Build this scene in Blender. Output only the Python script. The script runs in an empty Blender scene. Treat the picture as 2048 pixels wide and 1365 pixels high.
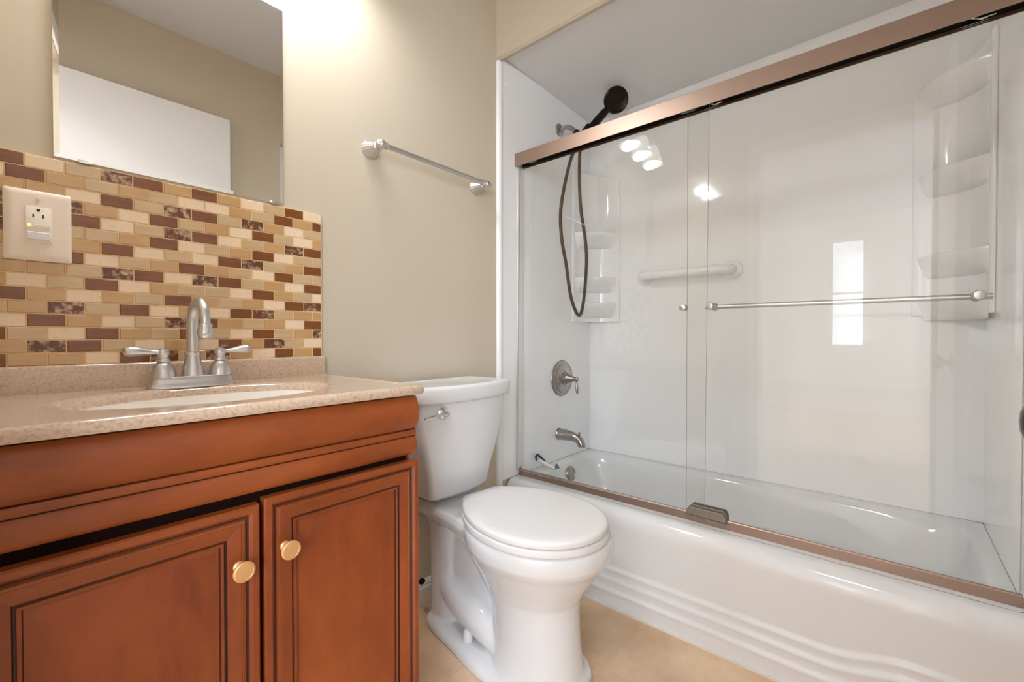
import bpy, bmesh, math, random
from mathutils import Vector, Matrix, Euler
random.seed(7)
S = bpy.context.scene
COL = S.collection
PI = math.pi
R = math.radians

# ------------------------------------------------------------------ camera, world, light, exposure
CAM_YAW, CAM_PITCH = math.atan2(1031, 886), R(-.68)
cd = bpy.data.cameras.new('camera')
cd.sensor_width = 36
cd.lens = 886 / 2048 * 36
cd.clip_start = .01
cam = bpy.data.objects.new('camera', cd)
COL.objects.link(cam)
cam.location = (0, -1.25, .947)
cam.rotation_euler = (PI / 2 + CAM_PITCH, 0, -CAM_YAW)
S.camera = cam

W = bpy.data.worlds.new('daylight')
S.world = W
W.use_nodes = True
W.node_tree.nodes['Background'].inputs[0].default_value = (.86, .93, 1, 1)
W.node_tree.nodes['Background'].inputs[1].default_value = 7.0

S.view_settings.view_transform = 'Standard'
S.view_settings.look = 'None'
S.view_settings.gamma = 1
S.view_settings.exposure = 0.13
S.cycles.max_bounces = 14
S.cycles.diffuse_bounces = 8
S.cycles.glossy_bounces = 6
S.cycles.transparent_max_bounces = 16
S.cycles.sample_clamp_indirect = 4
S.cycles.use_denoising = True

def lamp(name, kind, loc, energy, color=(1, 1, 1), size=.1, rot=(0, 0, 0), size_y=None, portal=False):
    d = bpy.data.lights.new(name, kind)
    d.energy = energy
    d.color = color
    if kind == 'AREA':
        d.size = size
        if size_y:
            d.shape = 'RECTANGLE'
            d.size_y = size_y
        if portal:
            d.cycles.is_portal = True
    else:
        d.shadow_soft_size = size
    o = bpy.data.objects.new(name, d)
    COL.objects.link(o)
    o.location = loc
    o.rotation_euler = rot
    return o

# window of the next room, seen only as a reflection; the portal only steers sampling
WIN = dict(x=-4.0, y0=-1.00, y1=-.62, z0=.80, z1=2.18)
lamp('window_light', 'AREA', (WIN['x'] - .06, (WIN['y0'] + WIN['y1']) / 2, (WIN['z0'] + WIN['z1']) / 2), 1, size=WIN['z1'] - WIN['z0'],
     size_y=WIN['y1'] - WIN['y0'], rot=(0, -PI / 2, 0), portal=True)
VLX, VLY, VLZ = .43, -.115, 2.24
VL_TILT = R(26)
HALL_FILL = 12
VANITY_LAMP = 3.5
WINDOW_FILL = 86
lamp('added_window_fill', 'AREA', (-2.6, -2.62, 1.4), WINDOW_FILL, (.82, .937, 1.10), size=2.6, size_y=1.6, rot=(PI / 2, 0, 0))  # fill light in the opening of the added hall window
WARM = (.94, .972, 1.02)

# ------------------------------------------------------------------ materials
def srgb(r, g, b):
    f = lambda c: c / 12.92 if c <= .04045 else ((c + .055) / 1.055) ** 2.4
    return (f(r / 255), f(g / 255), f(b / 255), 1)

MATS = {}
def mat(name, col, rough=.5, metal=0, spec=.5, coat=0, bump=0, bscale=60, noise=None, aniso=0):
    """principled material; noise = (scale, colour2, detail, low, high, (sx, sy, sz)) mixes a second colour in object space"""
    m = bpy.data.materials.new(name)
    m.use_nodes = True
    nt = m.node_tree
    b = nt.nodes['Principled BSDF']
    b.inputs['Base Color'].default_value = col
    b.inputs['Roughness'].default_value = rough
    b.inputs['Metallic'].default_value = metal
    b.inputs['Specular IOR Level'].default_value = spec
    b.inputs['Coat Weight'].default_value = coat
    b.inputs['Coat Roughness'].default_value = .06
    if noise or bump:
        tc = nt.nodes.new('ShaderNodeTexCoord')
    if noise:
        sc, c2, det, lo, hi, st = noise
        mp = nt.nodes.new('ShaderNodeMapping')
        mp.inputs['Scale'].default_value = st
        nt.links.new(tc.outputs['Object'], mp.inputs[0])
        n = nt.nodes.new('ShaderNodeTexNoise')
        n.inputs['Scale'].default_value = sc
        n.inputs['Detail'].default_value = det
        n.inputs['Roughness'].default_value = .65
        nt.links.new(mp.outputs[0], n.inputs['Vector'])
        r = nt.nodes.new('ShaderNodeValToRGB')
        r.color_ramp.elements[0].position = lo
        r.color_ramp.elements[0].color = col
        r.color_ramp.elements[1].position = hi
        r.color_ramp.elements[1].color = c2
        nt.links.new(n.outputs['Fac'], r.inputs[0])
        nt.links.new(r.outputs[0], b.inputs['Base Color'])
    if bump:
        n2 = nt.nodes.new('ShaderNodeTexNoise')
        n2.inputs['Scale'].default_value = bscale
        n2.inputs['Detail'].default_value = 3
        nt.links.new(tc.outputs['Object'], n2.inputs['Vector'])
        bp = nt.nodes.new('ShaderNodeBump')
        bp.inputs['Strength'].default_value = bump
        bp.inputs['Distance'].default_value = .002
        nt.links.new(n2.outputs['Fac'], bp.inputs['Height'])
        nt.links.new(bp.outputs[0], b.inputs['Normal'])
    MATS[name] = m
    return m

def emit(name, col, strength):
    m = bpy.data.materials.new(name)
    m.use_nodes = True
    b = m.node_tree.nodes['Principled BSDF']
    b.inputs['Base Color'].default_value = col
    b.inputs['Emission Color'].default_value = col
    b.inputs['Emission Strength'].default_value = strength
    return m

M_wall = mat('cream_wall_paint', srgb(204, 192, 172), .55, spec=.3, bump=.05, bscale=220)
M_ceil = mat('grey_ceiling_paint', srgb(208, 211, 217), .8, spec=.2)
M_alc = mat('alcove_ceiling_paint', srgb(222, 223, 224), .6, spec=.3, bump=.08, bscale=25)
M_trim = mat('white_trim_paint', srgb(236, 233, 228), .35)
M_door = mat('white_door_paint', srgb(232, 231, 230), .4)
M_acr = mat('glossy_white_acrylic', srgb(242, 243, 244), .07, spec=.5, bump=.22, bscale=5)
M_tub = mat('glossy_tub_enamel', srgb(225, 226, 227), .08, spec=.55)
M_por = mat('white_porcelain', srgb(224, 225, 226), .06, spec=.55)
M_seat = mat('white_seat_plastic', srgb(226, 225, 224), .22)
M_nick = mat('brushed_nickel', srgb(208, 206, 205), .34, metal=1)
M_nick2 = mat('satin_nickel_fixture', srgb(168, 163, 157), .25, metal=1)
M_chr = mat('chrome', srgb(225, 225, 225), .08, metal=1)
M_rail = mat('bronze_anodised_aluminium', srgb(172, 148, 134), .42, metal=1)
M_raild = mat('dark_rail_channel', srgb(30, 24, 22), .5)
M_jamb = mat('pale_jamb_aluminium', srgb(222, 218, 214), .3, metal=.2)
M_guide = mat('taupe_door_guide', srgb(142, 132, 122), .38, metal=.35)
M_orb = mat('oil_rubbed_bronze', srgb(34, 22, 18), .22, metal=.6)
M_hose = mat('bronze_hose', srgb(74, 56, 36), .35, metal=.8)
M_brass = mat('satin_gold_knob', srgb(226, 178, 124), .48, metal=.75)
M_plate = mat('almond_outlet_plastic', srgb(238, 222, 204), .3)
M_dev = mat('white_device_plastic', srgb(236, 224, 208), .3)
M_slot = mat('dark_slot', srgb(52, 34, 22), .6)
M_orange = emit('amber_indicator', srgb(255, 190, 110), 1.5)
M_grout = mat('tan_grout', srgb(228, 194, 152), .8)
M_tile = {
    'D': mat('dark_brown_glass_tile', srgb(116, 66, 30), .12, coat=.35, noise=(14, srgb(132, 80, 40), 3, .3, .7, (1, 1, 6))),
    'T': mat('tan_glass_tile', srgb(194, 152, 98), .1, coat=.5, noise=(14, srgb(200, 163, 116), 3, .3, .7, (1, 1, 6))),
    'S': mat('sage_glass_tile', srgb(198, 168, 126), .1, coat=.5, noise=(14, srgb(206, 180, 140), 3, .3, .7, (1, 1, 6))),
    'C': mat('cream_travertine_tile', srgb(238, 213, 182), .5, noise=(130, srgb(214, 180, 140), 6, .56, .72, (1, 1, 1.6))),
    'M': mat('brown_marble_tile', srgb(104, 64, 42), .25, noise=(85, srgb(216, 184, 156), 7, .48, .68, (1, 1, 1)))}
M_wood = mat('cherry_stained_wood', srgb(104, 42, 13), .36, spec=.4, coat=.12, noise=(7, srgb(158, 80, 35), 7, .28, .72, (1, 1, .35)))
M_woodh = mat('cherry_stained_wood_apron', srgb(106, 45, 13), .36, spec=.4, coat=.12, noise=(7, srgb(160, 83, 35), 7, .28, .72, (.35, 1, 1)))
M_glaze = mat('dark_glaze_in_grooves', srgb(58, 22, 10), .5)
M_dark = mat('door_gap_shade', srgb(24, 9, 5), .9, spec=.1)  # shade of the door gaps put into the colour
M_stone = mat('beige_speckled_solid_surface', srgb(196, 172, 150), .10, coat=.5, noise=(190, srgb(158, 130, 106), 6, .48, .72, (1, 1, 1)))
M_basin = mat('ivory_basin', srgb(246, 242, 234), .08)
M_navy = mat('navy_plastic', srgb(40, 48, 78), .4)
M_blue = mat('slate_blue_plastic', srgb(98, 108, 136), .4)
M_shade = emit('frosted_shade_glass', srgb(240, 236, 228), 2.6)
M_bulb = emit('lit_bulb', srgb(255, 246, 232), 9)
M_seal = mat('pale_caulk', srgb(226, 220, 210), .5)
M_shelfside = M_acr

def tile_floor():
    m = mat('tan_mottled_vinyl_floor', srgb(232, 204, 172), .38, noise=(3.6, srgb(198, 164, 128), 8, .34, .68, (1, 1, 1)))
    nt = m.node_tree
    b = nt.nodes['Principled BSDF']
    src = b.inputs['Base Color'].links[0].from_socket
    tc = nt.nodes.new('ShaderNodeTexCoord')
    mp = nt.nodes.new('ShaderNodeMapping')
    mp.inputs['Location'].default_value = (.10, .02, 0)
    nt.links.new(tc.outputs['Object'], mp.inputs[0])
    br = nt.nodes.new('ShaderNodeTexBrick')
    br.offset = 0
    br.inputs['Scale'].default_value = 1
    br.inputs['Brick Width'].default_value = .305
    br.inputs['Row Height'].default_value = .305
    br.inputs['Mortar Size'].default_value = .0012
    br.inputs['Color1'].default_value = (1, 1, 1, 1)
    br.inputs['Color2'].default_value = (.95, .945, .94, 1)
    br.inputs['Mortar'].default_value = (.90, .88, .86, 1)
    nt.links.new(mp.outputs[0], br.inputs['Vector'])
    mx = nt.nodes.new('ShaderNodeMix')
    mx.data_type = 'RGBA'
    mx.blend_type = 'MULTIPLY'
    mx.inputs[0].default_value = 1
    nt.links.new(src, mx.inputs[6])
    nt.links.new(br.outputs['Color'], mx.inputs[7])
    nt.links.new(mx.outputs[2], b.inputs['Base Color'])
    return m
M_floor = tile_floor()

def glass(name, tint):
    m = bpy.data.materials.new(name)
    m.use_nodes = True
    nt = m.node_tree
    nt.nodes.remove(nt.nodes['Principled BSDF'])
    out = nt.nodes['Material Output']
    t = nt.nodes.new('ShaderNodeBsdfTransparent')
    t.inputs[0].default_value = tint
    g = nt.nodes.new('ShaderNodeBsdfGlossy')
    g.inputs['Roughness'].default_value = 0
    f = nt.nodes.new('ShaderNodeFresnel')
    geo = nt.nodes.new('ShaderNodeNewGeometry')        # keep the same reflectance on the exit face of the pane
    ior = nt.nodes.new('ShaderNodeMapRange')
    ior.inputs['To Min'].default_value = 1.5
    ior.inputs['To Max'].default_value = 1 / 1.5
    nt.links.new(geo.outputs['Backfacing'], ior.inputs['Value'])
    nt.links.new(ior.outputs[0], f.inputs[0])
    mx = nt.nodes.new('ShaderNodeMixShader')
    nt.links.new(f.outputs[0], mx.inputs[0])
    nt.links.new(t.outputs[0], mx.inputs[1])
    nt.links.new(g.outputs[0], mx.inputs[2])
    nt.links.new(mx.outputs[0], out.inputs[0])
    return m
M_glass = glass('clear_shower_glass', (.995, .998, .992, 1))
M_gedge = mat('green_glass_edge', srgb(170, 176, 164), .2)

def mirror_mat():
    m = bpy.data.materials.new('silvered_mirror')
    m.use_nodes = True
    b = m.node_tree.nodes['Principled BSDF']
    b.inputs['Base Color'].default_value = (.93, .935, .93, 1)
    b.inputs['Metallic'].default_value = 1
    b.inputs['Roughness'].default_value = 0
    return m
M_mir = mirror_mat()

# ------------------------------------------------------------------ mesh helpers
def link(name, bm, mats, parent=None, smooth=40, bevel=0, seg=2):
    bmesh.ops.recalc_face_normals(bm, faces=bm.faces[:])
    me = bpy.data.meshes.new(name)
    bm.to_mesh(me)
    bm.free()
    for m in (mats if isinstance(mats, (list, tuple)) else [mats]):
        me.materials.append(m)
    o = bpy.data.objects.new(name, me)
    COL.objects.link(o)
    if smooth:
        for p in me.polygons:
            p.use_smooth = True
        me.set_sharp_from_angle(angle=R(smooth))
    if bevel:
        md = o.modifiers.new('bevel', 'BEVEL')
        md.width = bevel
        md.segments = seg
        md.limit_method = 'ANGLE'
        md.angle_limit = R(35)
        md.harden_normals = False
    if parent:
        o.parent = parent
    return o

def tag(o, label=None, cat=None, group=None, kind=None):
    if label: o['label'] = label
    if cat: o['category'] = cat
    if group: o['group'] = group
    if kind: o['kind'] = kind
    return o

def empty(name, loc, label, cat, group=None):
    o = bpy.data.objects.new(name, None)
    COL.objects.link(o)
    o.location = loc
    o.empty_display_size = .05
    return tag(o, label, cat, group)

def box(bm, x0, x1, y0, y1, z0, z1, mi=0):
    v = [bm.verts.new(p) for p in ((x0, y0, z0), (x1, y0, z0), (x1, y1, z0), (x0, y1, z0), (x0, y0, z1), (x1, y0, z1), (x1, y1, z1), (x0, y1, z1))]
    fs = []
    for q in ((0, 3, 2, 1), (4, 5, 6, 7), (0, 1, 5, 4), (1, 2, 6, 5), (2, 3, 7, 6), (3, 0, 4, 7)):
        f = bm.faces.new([v[i] for i in q])
        f.material_index = mi
        fs.append(f)
    return fs

def boxo(name, b, m, parent=None, bevel=0, seg=2):
    bm = bmesh.new()
    box(bm, *b)
    return link(name, bm, m, parent, bevel=bevel, seg=seg)

def loft(bm, loops, cap0=True, cap1=True, closed=True, mi=0):
    rings = [[bm.verts.new(p) for p in l] for l in loops]
    n = len(rings[0])
    for a, b in zip(rings[:-1], rings[1:]):
        for i in range(n if closed else n - 1):
            j = (i + 1) % n
            f = bm.faces.new((a[i], a[j], b[j], b[i]))
            f.material_index = mi
    if cap0: bm.faces.new(rings[0][::-1]).material_index = mi
    if cap1: bm.faces.new(rings[-1]).material_index = mi
    return rings

def frame(d):
    d = Vector(d).normalized()
    up = Vector((0, 0, 1)) if abs(d.z) < .95 else Vector((0, 1, 0))
    a = d.cross(up).normalized()
    return a, d.cross(a).normalized()

def lathe(bm, prof, base=(0, 0, 0), axis=(0, 0, 1), n=32, mi=0, sx=1, sy=1, flutes=0, amp=0):
    """prof: list of (radius, height)"""
    base, d = Vector(base), Vector(axis).normalized()
    a, b = frame(d)
    loops = []
    for r, h in prof:
        l = []
        for i in range(n):
            t = 2 * PI * i / n
            rr = max(r, 1e-4) * (1 + (amp * math.cos(flutes * t) if flutes else 0))
            l.append(base + d * h + a * math.cos(t) * rr * sx + b * math.sin(t) * rr * sy)
        loops.append(l)
    loft(bm, loops, mi=mi)

def catmull(pts, k=8):
    pts = [Vector(p) for p in pts]
    out = []
    for i in range(len(pts) - 1):
        p0 = pts[max(i - 1, 0)]; p1 = pts[i]; p2 = pts[i + 1]; p3 = pts[min(i + 2, len(pts) - 1)]
        for s in range(k):
            t = s / k
            out.append(.5 * ((2 * p1) + (p2 - p0) * t + (2 * p0 - 5 * p1 + 4 * p2 - p3) * t * t + (3 * p1 - p0 - 3 * p2 + p3) * t ** 3))
    out.append(pts[-1])
    return out

def tube(bm, pts, rad, n=14, mi=0, flat=1):
    """sweep; rad = number or list interpolated along the path"""
    pts = [Vector(p) for p in pts]
    m = len(pts)
    if not isinstance(rad, (list, tuple)): rad = [rad, rad]
    def rr(i):
        t = i / (m - 1) * (len(rad) - 1)
        k = min(int(t), len(rad) - 2)
        return rad[k] + (rad[k + 1] - rad[k]) * (t - k)
    d = (pts[1] - pts[0]).normalized()
    a, b = frame(d)
    loops = []
    for i, p in enumerate(pts):
        nd = (pts[min(i + 1, m - 1)] - pts[max(i - 1, 0)]).normalized()
        q = d.rotation_difference(nd)
        a, b, d = q @ a, q @ b, nd
        loops.append([p + (a * math.cos(2 * PI * j / n) + b * math.sin(2 * PI * j / n) * flat) * rr(i) for j in range(n)])
    loft(bm, loops, mi=mi)

def ball(bm, c, r, n=16, mi=0, s=(1, 1, 1)):
    ret = bmesh.ops.create_uvsphere(bm, u_segments=n, v_segments=max(8, n // 2), radius=r)
    for v in ret['verts']:
        v.co = Vector((v.co.x * s[0], v.co.y * s[1], v.co.z * s[2])) + Vector(c)
    for v in ret['verts']:
        for f in v.link_faces: f.material_index = mi

def supere(cx, cy, a, b, z, n=48, e=2.0, b2=None):
    """superellipse loop; b2 = half depth on the +y side"""
    l = []
    for i in range(n):
        t = 2 * PI * i / n
        c, s = math.cos(t), math.sin(t)
        bb = b if s < 0 or b2 is None else b2
        l.append((cx + a * math.copysign(abs(c) ** (2 / e), c), cy + bb * math.copysign(abs(s) ** (2 / e), s), z))
    return l

def smst(a, b, x):
    t = min(1, max(0, (x - a) / (b - a)))
    return t * t * (3 - 2 * t)

def bake(o):
    """apply the modifiers of o into its mesh"""
    dg = bpy.context.evaluated_depsgraph_get()
    me = bpy.data.meshes.new_from_object(o.evaluated_get(dg))
    old = o.data
    o.modifiers.clear()
    o.data = me
    bpy.data.meshes.remove(old)
    return o

# ------------------------------------------------------------------ room shell
XL, YN, XR, ZC = -.065, -1.485, 2.105, 2.46
DY0, DY1, DZ = -1.40, -.62, 2.085              # doorway in the left wall
XS = 1.357                                        # soffit face / alcove opening

def struct(name, b, m, bevel=0):
    return tag(boxo(name, b, m, bevel=bevel), kind='structure')

fl = struct('floor', (-4.2, 2.2, -2.7, .75, -.06, 0), M_floor)
struct('wall_back', (XL - .11, 2.2, 0, .1, 0, ZC), M_wall)
struct('wall_right', (XR, 2.2, YN - .1, 0, 0, ZC), M_wall)
struct('wall_front', (XL - .11, XR, YN - .1, YN, 0, ZC), M_wall)
bm = bmesh.new()
box(bm, XL - .11, XL, DY1, 0, 0, ZC)
box(bm, XL - .11, XL, YN, DY0, 0, ZC)
box(bm, XL - .11, XL, DY0, DY1, DZ, ZC)
tag(link('wall_left', bm, M_wall), kind='structure')
struct('ceiling', (-4.2, 2.2, -2.7, .75, ZC, ZC + .08), M_ceil)
# soffit over the tub: cream face with a cream bead under it, then the alcove ceiling
bm = bmesh.new()
prof = [(XS, ZC), (XS, 2.094), (XS + .012, 2.088), (1.405, 2.106), (1.4155, 2.118), (1.43, 2.128), (1.43, ZC)]
loft(bm, [[(x, y, z) for x, z in prof] for y in (-.0, YN)])
tag(link('wall_soffit', bm, M_wall, smooth=25), kind='structure')
bm = bmesh.new()
q = [(1.412, 0, 2.112), (1.412, YN, 2.118), (XR, YN, 2.122), (XR, 0, 2.086)]
loft(bm, [[p for p in q], [(p[0], p[1], 2.2) for p in q]])
tag(link('ceiling_alcove', bm, M_alc, smooth=0), kind='structure')

# baseboard on the back wall, quarter-round top
bm = bmesh.new()
prof = [(0, 0), (-.013, 0), (-.013, .062), (-.010, .068), (-.010, .076), (-.004, .086), (0, .088)]
loft(bm, [[(x, y, z) for y, z in prof] for x in (.62, XS)])
tag(link('baseboard_back', bm, M_trim, smooth=25), kind='structure')

# hall beyond the doorway: closed box with a bright blind-covered window and an added wide one
bm = bmesh.new()
x0 = WIN['x']
box(bm, x0 - .1, x0, -2.6, WIN['y0'], 0, ZC)
box(bm, x0 - .1, x0, WIN['y1'], .65, 0, ZC)
box(bm, x0 - .1, x0, WIN['y0'], WIN['y1'], 0, WIN['z0'])
box(bm, x0 - .1, x0, WIN['y0'], WIN['y1'], WIN['z1'], ZC)
box(bm, x0, XL - .11, .65, .74, 0, ZC)
HWX0, HWX1, HWZ0, HWZ1 = -3.9, -1.3, .6, 2.2
for b in ((x0, HWX0, 0, ZC), (HWX1, XL - .11, 0, ZC), (HWX0, HWX1, 0, HWZ0), (HWX0, HWX1, HWZ1, ZC)):
    box(bm, b[0], b[1], -2.69, -2.6, b[2], b[3])
box(bm, XL - .11, XL - .01, -2.6, YN - .1, 0, ZC)
box(bm, XL - .11, XL - .01, .1, .65, 0, ZC)
tag(link('wall_hall', bm, M_trim), kind='structure')
bm = bmesh.new()
w = .035
y0, y1, z0, z1 = WIN['y0'], WIN['y1'], WIN['z0'], WIN['z1']
for b in ((y0, y0 + w, z0, z1), (y1 - w, y1, z0, z1), (y0 + w, y1 - w, z0, z0 + w), (y0 + w, y1 - w, z1 - w, z1), (y0 + w, y1 - w, (z0 + z1) / 2 - .015, (z0 + z1) / 2 + .015)):
    box(bm, x0 - .07, x0 - .03, *b)
wf = tag(link('window_1', bm, M_trim), kind='structure')
bm = bmesh.new()
k = z0 + .05
while k < z1 - .04:
    box(bm, x0 - .028, x0 - .006, y0 + .03, y1 - .03, k, k + .002)
    k += .026
link('blind_slats', bm, M_trim, wf)
bm = bmesh.new()
for b in ((HWX0, HWX0 + .05, HWZ0, HWZ1), (HWX1 - .05, HWX1, HWZ0, HWZ1), (HWX0, HWX1, HWZ0, HWZ0 + .05), (HWX0, HWX1, HWZ1 - .05, HWZ1), (-2.63, -2.57, HWZ0, HWZ1)):
    box(bm, b[0], b[1], -2.612, -2.575, b[2], b[3])
tag(link('added_window', bm, M_trim), kind='structure')  # unseen wide window, added to send more fill light into the bathroom

# door casing and the white door standing open behind the camera, knob included
bm = bmesh.new()
for b in ((XL, XL + .014, DY1, DY1 + .06, 0, DZ + .06), (XL, XL + .014, DY0, DY1, DZ, DZ + .06)):
    box(bm, *b)
tag(link('trim_1', bm, M_trim, bevel=.004), kind='structure')
d = tag(boxo('door_1', (.02, .812, -1.452, -1.416, .012, 2.083), M_door, bevel=.002), kind='structure')
bm = bmesh.new()
lathe(bm, [(0, 0), (.031, 0), (.031, .004), (.024, .008), (.011, .010), (.011, .022), (.018, .026), (.026, .033), (.0275, .042), (.024, .051), (.012, .056), (0, .057)], (.750, -1.416, .850), (0, 1, 0))
kn = link('door_knob', bm, M_orb, d)
kn['label'] = 'dark bronze round door knob'

# ------------------------------------------------------------------ mosaic tile backsplash (one tiled panel)
EV = [-.0155, .0368, .0904, .1425, .1945, .2466, .2992, .3520, .4033, .4548, .5075, .5583, .6081]
OD = [-.040, .0118, .0639, .1170, .1697, .2209, .2733, .3251, .3767, .4275, .4807, .5298, .5821, .6081]
ROWS = ['DCSMDTDTCSDC', 'CDTSTSCCTSDTD', 'TTCDSMDSMTCS', 'MDMTCDSTCDSCT', 'DSDCSMDCSTMD', 'MTSSTDCSTDCSS', 'TMTDCSCDMSTD', 'STDCSTDTSCDSS',
        'TTSMDCMDSTCD', 'TCSDCTSSCDTSC', 'DTCTSDTSTCDM', 'STMSDCTCDMSTT', 'CDTCSMDTSTCD', 'DSCDTSDSCDSTM', 'TMDSCTCDTMSC', 'DTTCDMSMTCDTD']
ZT, ZB = 1.2925, .8885
ph = (ZT - ZB) / 16
bm = bmesh.new()
order = 'DTSCM'
box(bm, -.045, .6095, -.0060, 0, ZB, ZT, 5)
for r, row in enumerate(ROWS):
    J = EV if r % 2 == 0 else OD
    for k, c in enumerate(row):
        xa, xb = J[k] + .0012, J[k + 1] - .0012
        za = ZT - (r + 1) * ph + .0012
        zb = ZT - r * ph - .0012
        g = .0006 if c in 'CM' else .0012
        dpt = .0075 if c in 'DTS' else .0068
        lo = [(xa, -.003), (xa, -(dpt - g)), (xa + g, -dpt)]
        loft(bm, [[(xa, -.003, za), (xb, -.003, za), (xb, -.003, zb), (xa, -.003, zb)],
                  [(xa, -dpt + g, za), (xb, -dpt + g, za), (xb, -dpt + g, zb), (xa, -dpt + g, zb)],
                  [(xa + g, -dpt, za + g), (xb - g, -dpt, za + g), (xb - g, -dpt, zb - g), (xa + g, -dpt, zb - g)]], mi=order.index(c))
tag(link('tile_backsplash', bm, [M_tile[c] for c in order] + [M_grout], smooth=0),
    'mosaic backsplash of brown, tan and cream brick tiles above the sink', 'backsplash')

# ------------------------------------------------------------------ mirror
bm = bmesh.new()
xa, xb, za, zb, bv = .0757, .5065, 1.2985, 1.816, .009
loft(bm, [[(xa, -.001, za), (xb, -.001, za), (xb, -.001, zb), (xa, -.001, zb)],
          [(xa, -.0048, za), (xb, -.0048, za), (xb, -.0048, zb), (xa, -.0048, zb)],
          [(xa + bv, -.0056, za + bv), (xb - bv, -.0056, za + bv), (xb - bv, -.0056, zb - bv), (xa + bv, -.0056, zb - bv)]])
mi = tag(link('wall_mirror', bm, M_mir, smooth=0), 'frameless rectangular wall mirror above the mosaic backsplash', 'mirror')
for x in (.47, .11):
    boxo('clip', (x, x + .022, -.0085, -.001, 1.2955, 1.3015), M_chr, mi, bevel=.001)

# ------------------------------------------------------------------ outlet
ox, oy, oz = .0543, -.0078, 1.1567
outl = empty('electrical_outlet', (ox, oy, oz), 'almond outlet cover plate with switch, mounted on the mosaic tile', 'outlet')
def rel(o, p): o.location = -Vector(p); return o
bm = bmesh.new()
def rrect(cx, cz, w, h, y, r=.004, n=5):
    l = []
    for (sx, sz, t0) in ((1, 1, 0), (-1, 1, 90), (-1, -1, 180), (1, -1, 270)):
        for i in range(n + 1):
            t = R(t0 + 90 * i / n)
            l.append((cx + sx * (w - r) + r * math.cos(t), y, cz + sz * (h - r) + r * math.sin(t)))
    return l
pw, phh = .0450, .0665
loft(bm, [rrect(0, 0, pw, phh, 0), rrect(0, 0, pw, phh, -.002), rrect(0, 0, pw - .003, phh - .003, -.005), rrect(0, 0, pw - .010, phh - .010, -.0062)])
link('cover_plate', bm, M_plate, outl)
bm = bmesh.new()
loft(bm, [rrect(0, .0005, .0178, .0348, -.004, .003), rrect(0, .0005, .0178, .0348, -.0072, .003), rrect(0, .0005, .0172, .0342, -.0078, .003)])
rec = link('receptacle', bm, M_dev, outl)
bm = bmesh.new()
box(bm, -.0080, -.0060, -.0081, -.0070, .0145, .0208)
box(bm, .0050, .0070, -.0081, -.0070, .0145, .0208)
lathe(bm, [(0, 0), (.0026, 0), (.0026, .001)], (-.0003, -.0071, .0292), (0, -1, 0), 16)
link('slot', bm, M_slot, rec)
for i, (xa, xb, za, zb, m) in enumerate(((-.0065, .0050, -.0046, .0022, M_dev), (.0064, .0155, -.0046, .0016, M_dev), (-.0150, -.0102, -.0025, .0020, M_orange))):
    o = boxo('indicator_light' if m is M_orange else 'test_button', (xa, xb, -.0092, -.0070, za, zb), m, rec, bevel=.0006)
boxo('rocker_switch', (-.0155, .0155, -.0098, -.0070, -.0270, -.0125), M_seat, rec, bevel=.0015)
for z in (.0505, -.0505):
    bm = bmesh.new()
    lathe(bm, [(0, 0), (.0032, 0), (.0032, .0012), (.0015, .0018)], (0, -.006, z), (0, -1, 0), 16)
    link('screw', bm, M_plate, outl)

# ------------------------------------------------------------------ vanity cabinet
VX0, VX1, VC = -.038, .602, .2825
van = empty('vanity_cabinet', (VC, -.22, 0), 'cherry-stained two-door wooden bathroom vanity cabinet under the beige sink top', 'cabinet')
def vrel(o):
    o.location = (-VC, .22, 0)
    return o
FY = -.442       # carcass front
bm = bmesh.new()
for b in ((VX0 + .004, VX0 + .020, FY, -.005, 0, .812), (VX1 - .028, VX1 - .012, FY, -.005, 0, .812), (VX0 + .020, VX1 - .028, -.012, -.005, .09, .60), (VX0 + .020, VX1 - .028, FY, -.012, .09, .106),
          (VX0 + .020, VX1 - .028, FY + .06, FY + .075, 0, .09), (VX0 + .020, VX1 - .028, FY, FY + .012, .69, .812)):
    box(bm, *b)
vrel(link('carcass', bm, [M_wood], van))
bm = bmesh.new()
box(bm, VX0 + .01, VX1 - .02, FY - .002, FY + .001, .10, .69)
vrel(link('gap_backing', bm, M_dark, van))  # near-black sheet stands in for shade in the gaps around the doors
# apron: big bulged rail, small cove, rounded lower rail
pr = [(-.43, .815)]
for i in range(13):
    t = i / 12
    pr.append((-.4515 - .0135 * math.sin(PI * t) ** .8, .815 - .0715 * t))
pr += [(-.4485, .7435), (-.4475, .7415)]
for i in range(7):
    t = i / 6
    pr.append((-.4520 - .0015 * math.sin(PI * t), .7405 - .0125 * t))
pr += [(-.4500, .7265)]
for i in range(9):
    t = i / 8
    pr.append((-.4510 - .0055 * math.sin(PI * t) ** .7, .7255 - .0375 * t))
pr += [(-.447, .687), (-.43, .687)]
bm = bmesh.new()
def grv(z): return abs(z - .7425) < .0012 or abs(z - .7265) < .0011
rings = loft(bm, [[(x, y, z) for y, z in pr] for x in (VX0, VX1)])
bm.faces.ensure_lookup_table()
for f in bm.faces:
    if len(f.verts) == 4 and grv(f.calc_center_median().z): f.material_index = 1
vrel(link('apron', bm, [M_woodh, M_glaze], van, smooth=35))
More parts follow.
